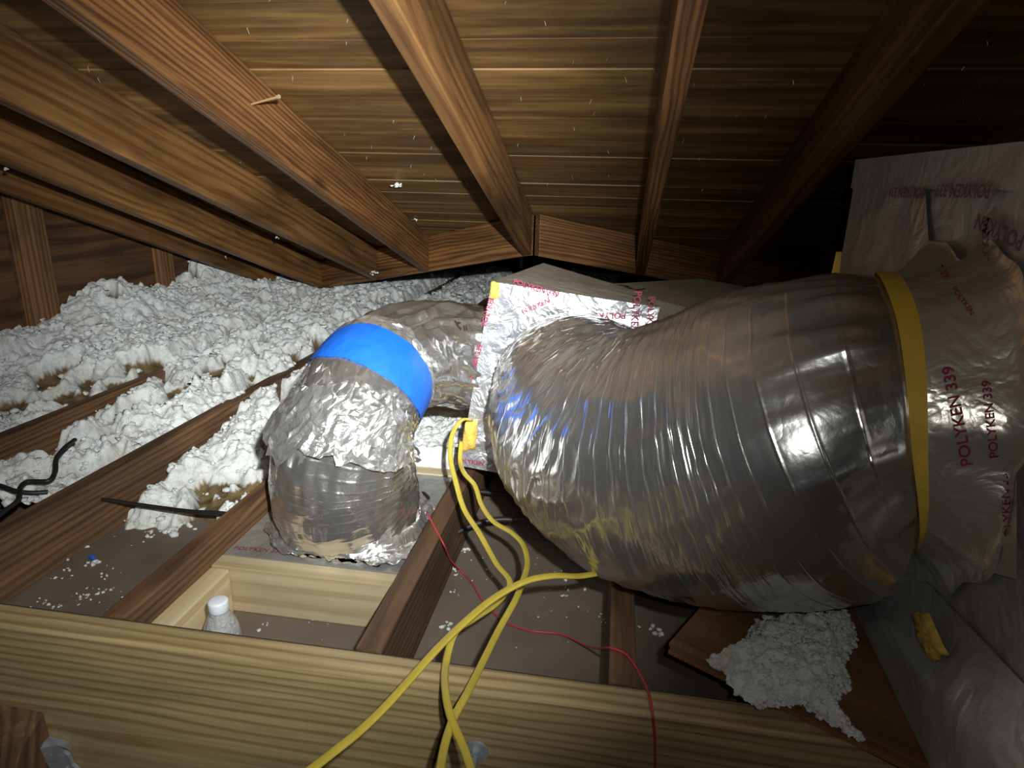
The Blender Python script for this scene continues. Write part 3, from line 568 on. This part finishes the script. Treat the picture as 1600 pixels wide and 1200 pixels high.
# ------------------------------------------------------------------ foil box and trunk behind
fb = empty('foil_junction_box', (-.1, 1.45, -.63)); tag(fb, 'shiny foil-taped duct board box tilted behind the big duct elbow', 'duct box')
BL, TL, TR = np.array([-.318, 1.33, -.617]), np.array([-.250, 1.33, -.196]), np.array([.094, 1.33, -.232]); BR = BL+(TR-TL); D = np.array([.066, .37, .0]); DR = np.array([-.037, .17, .004])
foilplane('front_face', BL, BR-BL, TL-BL, 120, 140, .004, M['boxfoil'], fb, 22, 2, (0, -1, 0))
foilplane('left_face', BL, D, TL-BL, 60, 80, .003, M['boxfoil'], fb, 22, 4, (-1, 0, 0))
u_, v_ = np.meshgrid(np.linspace(0, 1, 80), np.linspace(0, 1, 60), indexing='ij'); bump_ = .0025*(1-2*np.abs(fbm(u_*6, v_*6, 0, 6, 4)))*np.clip(np.minimum(np.minimum(u_, 1-u_), np.minimum(v_, 1-v_))*12, 0, 1)
Pt = TL+(TR-TL)*u_[..., None]+(D*(1-u_[..., None])+DR*u_[..., None])*v_[..., None]; Pt[..., 2] += bump_; gridmesh('top_face', Pt, M['boxtop'], fb)
foilplane('right_face', BR, DR, TR-BR, 30, 30, .003, M['boxfoil'], fb, 22, 4, (1, 0, 0))
foilplane('back_face', BL+D, BR+DR-BL-D, TL-BL, 20, 20, .001, M['boxfoil'], fb, 22, 4, (0, 1, 0))
foilplane('bottom_face', BL, BR-BL, (D+DR)/2, 20, 20, .001, M['boxfoil'], fb, 22, 4, (0, 0, -1))
bx_, by_ = _n(BR-BL), _n(TL-BL)
def onbox(px, py, o_=.006): d_ = ray(px, py); nn_ = np.array([0, -1., 0]); return d_*(1.33/d_[1])+nn_*o_
def cornerpatch(name, pts, th): return patch(name, [onbox(*p_, .002) for p_ in pts], th, M['fibre'], fb, (-.3, -1, 0))
cornerpatch('exposed_fibreglass', [(769, 438), (781, 442), (779, 467), (768, 466)], .008); cornerpatch('exposed_fibreglass', [(729, 654), (747, 656), (743, 702), (723, 704)], .01)
for px, py, tx, sz, rot in [(764, 484, 'POLYKEN', .016, 1.45), (838, 450, 'POLYKEN 339', .016, -.15), (935, 492, 'POLYKEN 339', .018, 3.3), (993, 487, 'POLYKEN', .02, -1.45), (1016, 492, 'POLYKEN', .018, -1.4), (742, 570, 'POLYKEN 339', .016, 1.45), (735, 720, 'POLYKEN', .015, .05), (838, 478, 'POLYKEN', .014, .6), (1000, 515, '339', .014, .5)]:
    xd = bx_*math.cos(rot)+by_*math.sin(rot); yd = -bx_*math.sin(rot)+by_*math.cos(rot); lettering(tx, sz, onbox(px, py), xd, yd, M['print'], fb, .0003)
tr = empty('trunk_duct', (.3, 1.9, -.4)); tag(tr, 'dusty dark duct board trunk running right behind the tilted foil box', 'duct')
zt = -.245; t0_, t1_ = onz(975, 456, zt), onz(1120, 492, zt); u = _n(t1_-t0_); v_ = np.array([-u[1], u[0], 0]); A0 = t0_-u*.12; A1 = t0_+u*.95; W_ = .36
foilplane('top_face', A0, A1-A0, v_*W_, 60, 30, .002, M['boxtop'], tr, 12, 9, (0, 0, 1)); dz = np.array([0, 0, -.37])
foilplane('front_face', A0+dz, A1-A0, -dz, 50, 30, .002, M['boxtop'], tr, 12, 10, -v_)
foilplane('back_face', A0+dz+v_*W_, A1-A0, -dz, 10, 10, .001, M['boxtop'], tr, 12, 10, v_); foilplane('end_face', A0+dz, v_*W_, -dz, 10, 10, .001, M['boxtop'], tr, 12, 10, -u); foilplane('end_face', A1+dz, v_*W_, -dz, 10, 10, .001, M['boxtop'], tr, 12, 10, u)
lettering('(-U', .07, onz(978, 449, zt+.004), -u, -v_, M['marker'], tr, .001)

# ------------------------------------------------------------------ small duct with boot, foil wrap and blue tape
lid = empty('duct_board_lid', (-.52, 1.2, -.7)); tag(lid, 'crinkled foil-faced board under the small duct, inside the pine frame', 'duct board')
foilplane('top_face', (-.703, 1.002, -.692), (.364, 0, 0), (0, .42, 0), 70, 70, .004, M['plenum'], lid, 26, 12, (0, 0, 1))
foilplane('front_edge', (-.703, 1.002, -.72), (.364, 0, 0), (0, 0, .028), 20, 4, 0, M['plenum'], lid, 26, 12, (0, -1, 0))
lettering('POLYKEN 339', .016, (-.64, 1.018, -.685), (1, .05, 0), (-.05, 1, 0), M['print'], lid)
sd = empty('flexible_duct', (-.5, 1.16, -.69)); tag(sd, 'small crumpled foil duct standing in the left bay with blue tape', 'duct')
SC = [(-.492, 1.145, -.689, .124), (-.502, 1.135, -.63, .136), (-.509, 1.13, -.56, .135), (-.503, 1.13, -.50, .123), (-.488, 1.145, -.445, .110), (-.473, 1.19, -.40, .106), (-.466, 1.255, -.38, .106), (-.45, 1.32, -.375, .108), (-.40, 1.39, -.38, .110), (-.33, 1.44, -.39, .112), (-.258, 1.47, -.395, .112)]
st = Tube(SC, 460, 150, (0, -1, 0.2))
Sg, Tg = np.meshgrid(st.S, np.linspace(0, 2*np.pi, st.nt, endpoint=False), indexing='ij'); cx, sx = np.cos(Tg), np.sin(Tg)
wire = (Sg/.016+Tg/(2*np.pi)) % 1.0; wv = np.abs(wire-.5)*2
d = .0008*np.exp(-((1-wv)/.12)**2)*sst(.3, .2, Sg)+.0035*(1-2*np.abs(vn(Sg*22+cx*2, cx*2.5, sx*2.5, 7)))+.005*(1-2*np.abs(fbm(cx*3+Sg*5, sx*3, Sg*9, 3, 3)))
elb = sst(.34, .44, Sg); d += elb*.010*(1-2*np.abs(vn(cx*5+Sg*2, sx*5, Sg*9, 15)))+.003*fbm(cx*12, sx*12, Sg*40, 5, 2)
gridmesh('jacket', st.at(Sg, Tg, d), M['smallfoil'], sd, wrap=True)
def shell(name, tube, s0, s1, off, amp, mat, parent, seed, rag=.012, ns=60, nt=220, sc=1., flare=0, th0=0, thw=None, fine=1., facet=0):
    u_ = np.linspace(0, 1, ns); tt = np.linspace(0, 2*np.pi, nt, endpoint=False) if thw is None else np.linspace(th0-thw, th0+thw, nt); U_, T_ = np.meshgrid(u_, tt, indexing='ij'); c_, s_ = np.cos(T_), np.sin(T_)
    e0 = s0+rag*fbm(c_*4, s_*4, 1., seed, 3)*2; e1 = s1+rag*fbm(c_*4, s_*4, 9., seed+3, 3)*2; S_ = e0+(e1-e0)*U_
    dd = off+amp*(1-2*np.abs(fbm(c_*4*sc, s_*4*sc, S_*26*sc, seed, 4)))+amp*.5*fine*(1-2*np.abs(fbm(c_*13*sc, s_*13*sc, S_*90*sc, seed+5, 2)))+flare*(1-U_)**3
    if facet:
        S_ = S_+RNG.uniform(-.3, .3, S_.shape)*(s1-s0)/ns; T_ = T_+RNG.uniform(-.3, .3, S_.shape)*6.28/nt; dd = dd+RNG.uniform(-facet, facet, S_.shape)
    return gridmesh(name, tube.at(np.clip(S_, 0, tube.L), T_, dd), mat, parent, wrap=thw is None, smooth=not facet)
shell('foil_wrap', st, .20, .285, .011, .004, M['crumple'], sd, 5, .016, flare=.014, ns=15, nt=84, facet=.0022)
shell('foil_sleeve', st, .262, .303, .012, .003, M['smallfoil'], sd, 9, .004)
shell('blue_tape', st, .297, .352, .0165, .0012, M['blue'], sd, 14, .0016, fine=.4)
shell('foil_cuff', st, .345, .385, .012, .003, M['crumple'], sd, 17, .006, ns=8, nt=70, facet=.002)
# foil flashing crumpled round the base
u_ = np.linspace(0, 1, 26); tt = np.linspace(0, 2*np.pi, 200, endpoint=False); U_, T_ = np.meshgrid(u_, tt, indexing='ij'); R_ = .126+.045*U_*(1+.4*vn(np.cos(T_)*3, np.sin(T_)*3, 0, 4)); z_ = -.655-.03*sst(0, .5, U_)+.012*(1-2*np.abs(fbm(np.cos(T_)*6, np.sin(T_)*6, U_*3, 8, 3)))*U_**.5
Xs = np.clip(-.492+R_*np.cos(T_), -.69, -.348); Ys = np.maximum(1.145+R_*np.sin(T_), 1.006); gridmesh('foil_skirt', np.stack([Xs, Ys, np.maximum(z_, -.688)], -1), M['crumple'], sd, wrap=True)
# black marker size on the jacket
def near_tube(tube, px, py):
    best = None
    for s_ in np.linspace(0, tube.L, 160):
        for t_ in np.linspace(0, 2*np.pi, 120, endpoint=False):
            p_ = tube.at(np.array(s_), np.array(t_)); c_ = CM.T @ p_; x_, y_ = 800+FPX*c_[0]/-c_[2], 600-FPX*c_[1]/-c_[2]; e = (x_-px)**2+(y_-py)**2+2000*np.linalg.norm(p_)
            if best is None or e < best[0]: best = (e, s_, t_)
    return best[1:]
s0, t0 = near_tube(st, 716, 507); V, F_ = text_mesh('6"', .045, .001); T_s = np.array([np.interp(s0, st.S, st.T[:, k]) for k in range(3)])
meshobj('lettering', st.at(np.clip(s0+V[:, 0], 0, st.L), t0+V[:, 1]/.11, .012), F_, M['marker'], sd)

# ------------------------------------------------------------------ plywood offcut and its pile
e1, e2 = _n(np.array([.27, -.157, 0])), _n(np.array([.157, .27, 0])); c0 = np.array([.112, .806, 0]); zt = -.6185
pw = empty('plywood_offcut', (.3, .85, -.63)); tag(pw, 'brown plywood offcut lying over the beam under the big duct', 'plywood')
for k, (za, zb, mt) in enumerate([(-.638, -.632, 'plyedge'), (-.632, -.625, 'ply'), (-.625, zt, 'plyedge')]):
    ins = .0015*(k == 1); p_ = [c0+e1*ins+e2*ins, c0+e1*.75-e1*ins+e2*ins, c0+e1*.75-e1*ins+e2*.42, c0+e1*ins+e2*.42]
    hexa('veneer', [(*p_[0][:2], za), (*p_[3][:2], za), (*p_[3][:2], zb), (*p_[0][:2], zb), (*p_[1][:2], za), (*p_[2][:2], za), (*p_[2][:2], zb), (*p_[1][:2], zb)], M[mt] if k < 2 else M['ply'], pw, .0006)
poly = np.array([onz(x_, y_, -.60)[:2] for x_, y_ in [(1108, 1018), (1165, 988), (1178, 962), (1330, 950), (1345, 985), (1322, 1020), (1332, 1048), (1308, 1080), (1352, 1138), (1300, 1118), (1255, 1085), (1195, 1092), (1150, 1068), (1138, 1038)]])
def sdf(x_, y_):
    dm = np.full(x_.shape, 9.); ins = np.zeros(x_.shape, bool)
    for i in range(len(poly)):
        a_, b_ = poly[i], poly[(i+1) % len(poly)]; ab = b_-a_; t_ = np.clip(((x_-a_[0])*ab[0]+(y_-a_[1])*ab[1])/ab.dot(ab), 0, 1); dm = np.minimum(dm, np.hypot(x_-a_[0]-t_*ab[0], y_-a_[1]-t_*ab[1]))
        cr = ((a_[1] > y_) != (b_[1] > y_)) & (x_ < (b_[0]-a_[0])*(y_-a_[1])/(b_[1]-a_[1]+1e-12)+a_[0]); ins ^= cr
    return np.where(ins, dm, -dm)
mn, mx_ = poly.min(0)-.015, poly.max(0)+.015; Xp, Yp = np.meshgrid(np.linspace(mn[0], mx_[0], 190), np.linspace(mn[1], mx_[1], 190))
dd = sdf(Xp, Yp)+.006*fbm(Xp*70, Yp*70, 0, 3, 3); hp = .024*sst(0, .03, dd)+.010*(1-np.clip(worley(Xp*60, Yp*60, 3), 0, 1)**1.5)+.006*(1-2*np.abs(fbm(Xp*45, Yp*90, 0, 9, 3)))
Pp = np.stack([Xp, Yp, zt+.001+hp*sst(-.002, .012, dd)], -1); okp = dd > 0
idx = np.arange(190*190).reshape(190, 190); Fp = np.stack([idx[:-1, :-1], idx[:-1, 1:], idx[1:, 1:], idx[1:, :-1]], -1).reshape(-1, 4); Fp = Fp[okp.reshape(-1)[Fp].all(1)]; Fp = np.vstack([Fp[:, [0, 1, 2]], Fp[:, [0, 2, 3]]])
ed = np.argwhere((dd > 0) & (dd < .006)); ed = ed[RNG.permutation(len(ed))[:420]]; inn = np.argwhere(dd > .006); inn = inn[RNG.permutation(len(inn))[:500]]; ee = np.vstack([ed, inn])
tpp = Pp[ee[:, 0], ee[:, 1]]; tss = .002+.0045*RNG.random(len(ee))**2; tv, tf = scatter(tpp, tss, 5)
o = fastmesh('insulation_pile', np.vstack([Pp.reshape(-1, 3), tv]), np.vstack([Fp, tf+190*190]), M['insul']); tag(o, 'greyish white insulation mat lying on the plywood offcut', 'insulation', kind='stuff')

# ------------------------------------------------------------------ cables
def px3(L): return [ony(x_, y_, d_) for x_, y_, d_ in L]
tag(cable('yellow_cable', px3([(737, 656, 1.30), (722, 656, 1.28), (707, 678, 1.25), (704, 715, 1.20), (712, 752, 1.14), (725, 795, 1.08), (750, 835, 1.02), (775, 880, .97), (797, 912, .92), (779, 940, .88), (740, 968, .82), (710, 991, .76), (697, 1035, .72), (696, 1079, .66), (704, 1119, .62), (726, 1172, .58), (740, 1215, .55)]), .0105, .0052, M['cable'], n=160), 'yellow flat cable looping from the foil box corner down across the beam', 'cable', 'yellow electrical cables')
tag(cable('yellow_cable', px3([(721, 690, 1.31), (719, 720, 1.27), (726, 740, 1.22), (741, 757, 1.19), (753, 790, 1.13), (771, 815, 1.09), (800, 833, 1.06), (817, 851, 1.03), (824, 880, .98), (818, 905, .93), (806, 936, .87), (779, 985, .80), (751, 1041, .72), (729, 1085, .66), (709, 1122, .62), (696, 1160, .585), (686, 1212, .54)]), .0105, .0052, M['cable'], n=160, up=(.3, -.4, .8)), 'yellow flat cable bending sharply right by the duct, then crossing the beam', 'cable', 'yellow electrical cables')
tag(cable('yellow_cable', px3([(960, 890, .96), (908, 900, .90), (862, 900, .86), (822, 908, .83), (770, 936, .78), (722, 976, .73), (682, 1015, .68), (640, 1062, .63), (600, 1106, .585), (560, 1144, .55), (520, 1176, .52), (470, 1215, .485)]), .0115, .0055, M['cable'], n=140, up=(-.15, -.35, .9)), 'widest yellow cable, sweeping from under the big duct to lower left', 'cable', 'yellow electrical cables')
zz = -.783
rw = [onz(667, 800, -.648), onz(676, 818, -.648), onz(690, 850, -.66)+np.array([.004, 0, 0]), onz(705, 876, -.74), onz(722, 894, zz), onz(738, 912, zz), onz(751, 934, zz), onz(785, 969, zz), onz(826, 985, zz), onz(876, 991, zz), onz(916, 1009, -.76), onz(940, 1013, -.69), onz(955, 1013, -.646), onz(975, 1020, -.646), onz(990, 1037, -.648), onz(1000, 1053, -.645), onz(1012, 1078, -.639), ony(1020, 1115, .685), ony(1023, 1150, .684), ony(1024, 1215, .684)]
tag(cable('red_wire', rw, .0032, .0032, M['red'], n=160, k=7), 'thin red wire snaking over drywall, dark joist and pine beam', 'wire')
tag(cable('black_cable', [np.array([-1.112, onz(160, 779, -.70)[1]-.004, -.70]), onz(175, 782, -.70), onz(200, 786, -.705), onz(250, 793, -.71), onz(300, 799, -.70), onz(338, 801, -.69), np.array([-.738, onz(345, 801, -.69)[1]-.002, -.69])], .009, .008, M['black']), 'black cable spanning the left bay between two bare joists', 'cable', 'black cables')
tag(cable('black_cable', [onz(-30, 750, -.64), onz(0, 759, -.645), onz(28, 768, -.65), onz(50, 770, -.655), onz(75, 769, -.66)], .010, .009, M['black']), 'short black cable lying on insulation at the left picture edge', 'cable', 'black cables')
tag(cable('black_cable', [onz(-25, 825, -.645), onz(5, 800, -.64), onz(28, 782, -.635), onz(32, 762, -.63), onz(42, 753, -.63), onz(76, 751, -.63), onz(86, 738, -.625), onz(89, 715, -.61), onz(101, 700, -.60), onz(117, 687, -.60)], .010, .009, M['black'], n=120), 'bent black cable rising out of the insulation at far left', 'cable', 'black cables')
tag(cable('black_cable', px3([(610, 745, 1.39), (640, 762, 1.36), (662, 772, 1.33), (671, 787, 1.29), (667, 806, 1.25), (660, 830, 1.2)]), .0115, .0105, M['black']), 'black cable hooking out between the foil boot and the joist', 'cable', 'black cables')
tag(cable('black_cable', [onz(690, 850, -.75), onz(705, 838, -.735), onz(735, 822, -.72), onz(775, 812, -.71), onz(830, 815, -.71), onz(900, 830, -.71)], .0125, .0115, M['black']), 'thick black cable arching from the joist to beneath the big duct', 'cable', 'black cables')
tag(cable('black_cable', [onz(735, 766, -.74), onz(760, 769, -.74), onz(800, 773, -.74), onz(860, 780, -.74)], .012, .011, M['black']), 'black cable lying deep behind the big duct, below the foil box', 'cable', 'black cables')

# ------------------------------------------------------------------ bottle, hardware, scraps
def lathe(name, prof, c, mat, parent=None, k=40, rib=None):
    th_ = np.linspace(0, 2*np.pi, k, endpoint=False); V = []
    for r_, z_ in prof: V += [(c[0]+r_*math.cos(x_), c[1]+r_*math.sin(x_), c[2]+z_) for x_ in th_]
    n = len(prof); F_ = [(i*k+j, i*k+(j+1) % k, (i+1)*k+(j+1) % k, (i+1)*k+j) for i in range(n-1) for j in range(k)]
    return meshobj(name, V, F_, mat, parent, True)
bc = np.array([-.583, .802, -.7865]); bo = empty('water_bottle', tuple(bc)); tag(bo, 'small clear plastic water bottle with white cap behind the beam', 'bottle')
out = [(.001, .004), (.02, .002), (.026, .004), (.029, .012), (.029, .03), (.0275, .033), (.029, .037), (.0275, .047), (.029, .05), (.0275, .060), (.029, .064), (.029, .078), (.0275, .092), (.024, .105), (.018, .118), (.0135, .126), (.0125, .131), (.0125, .14)]
inn_ = [(max(r_-.0009, .0004), z_+.0008) for r_, z_ in out][::-1]; inn_[0] = (.0118, .14)
lathe('bottle_body', out+inn_, bc, M['pet'], bo)
lathe('cap', [(.0005, .1285), (.0145, .1285), (.0152, .13), (.0152, .144), (.0145, .1465), (.012, .1475), (.0005, .1475)], bc, M['cap'], bo)
lathe('label_band', [(.02955, .034), (.02955, .048)], bc, M['cap'], bo) if False else None
c = ony(745, 1172, .69); bl = empty('bolt', tuple(c)); tag(bl, 'galvanised bolt with round washer on the front of the pine beam', 'bolt')
def disc(name, y0, y1, r, k, mat, dz=0):
    V = [(c[0]+r*math.cos(x_), y, c[2]+dz+r*math.sin(x_)) for y in (y0, y1) for x_ in np.linspace(0, 2*np.pi, k, endpoint=False)]; F_ = [(j, (j+1) % k, k+(j+1) % k, k+j) for j in range(k)]+[tuple(range(k)), tuple(range(k, 2*k))[::-1]]; return meshobj(name, V, F_, mat, bl)
disc('washer', .6895, .686, .0165, 28, M['steel']); disc('nut', .686, .677, .0085, 6, M['steel']); disc('threaded_shaft', .677, .642, .0048, 14, M['steel'])
blk = [onz(*q_, z_) for q_, z_ in []]
c = ony(15, 1130, .66); tag(hexa('wood_block', [(c[0]-.12, .54, c[2]-.16), (c[0]+.035, .54, c[2]-.16), (c[0]+.035, .689, c[2]-.16), (c[0]-.12, .689, c[2]-.16), (c[0]-.12, .62, c[2]-.012), (c[0]+.035, .645, c[2]-.018), (c[0]+.03, .689, c[2]), (c[0]-.12, .689, c[2]+.004)], M['joist'], None, .003), 'reddish brown wood block against the beam at the bottom left corner', 'block')
# toothed connector plate, bent tabs
cp_ = ony(88, 1176, .684); V, F_ = [], []
outl = [(-.030, -.06), (.034, -.06), (.033, -.028), (.024, -.02), (.021, -.002), (.013, .004), (.017, .010), (.025, .012), (.024, .022), (.010, .024), (-.012, .026), (-.022, .018), (-.026, .0)]
for y in (.6885, .683): V += [(cp_[0]+a_, y-(.006 if (b_ > .015) else 0)*(y < .6885)-(.012 if a_ < -.018 else 0)*(y < .6885), cp_[2]+b_) for a_, b_ in outl]
k = len(outl); F_ = [tuple(range(k)), tuple(range(k, 2*k))[::-1]]+[(j, (j+1) % k, k+(j+1) % k, k+j) for j in range(k)]
mp_ = empty('metal_bracket', tuple(cp_)); tag(mp_, 'bent galvanised metal bracket beside the brown wood block', 'bracket'); meshobj('plate', V, F_, M['steel'], mp_)
for a_, b_ in ((-.008, .012), (-.002, .002), (.012, -.03), (-.012, -.034)): rod('tooth', (cp_[0]+a_, .684, cp_[2]+b_), (cp_[0]+a_+.003, .672, cp_[2]+b_+.004), .0022, .0006, M['nail'], mp_, 5)
c = onz(145, 873, -.784); tag(meshobj('plastic_scrap', *(lambda V, F_: (V*np.array([.009, .007, .006])+c+np.array([0, 0, .003]), F_))(*TUFTS[2]), M['scrap']), 'tiny blue plastic scrap on bare drywall at left', 'scrap')
n0 = onroof(388, 165, GB+.075); n1 = onroof(428, 150, GB+.075)+np.array([.028, -.012, 0]); rod('nail', RAF[3].matrix_world.translation*0+Vector(onroof(386, 166, GB+.07)+np.array([-.006, 0, 0])), Vector(onroof(424, 151, GB+.075)+np.array([.02, -.004, -.0])), .0022, .0026, plain('rusty_nail', (.42, .27, .15), .6, .2), None, 8, .0042).parent = None
nl = bpy.data.objects['nail'] if False else [o_ for o_ in bpy.data.objects if o_.name.startswith('nail') and o_.parent is None][-1]
bpy.context.view_layer.update(); mw_ = nl.matrix_world.copy(); nl.parent = RAF[3]; nl.matrix_parent_inverse = RAF[3].matrix_world.inverted(); nl['label'] = 'rusty bent nail'
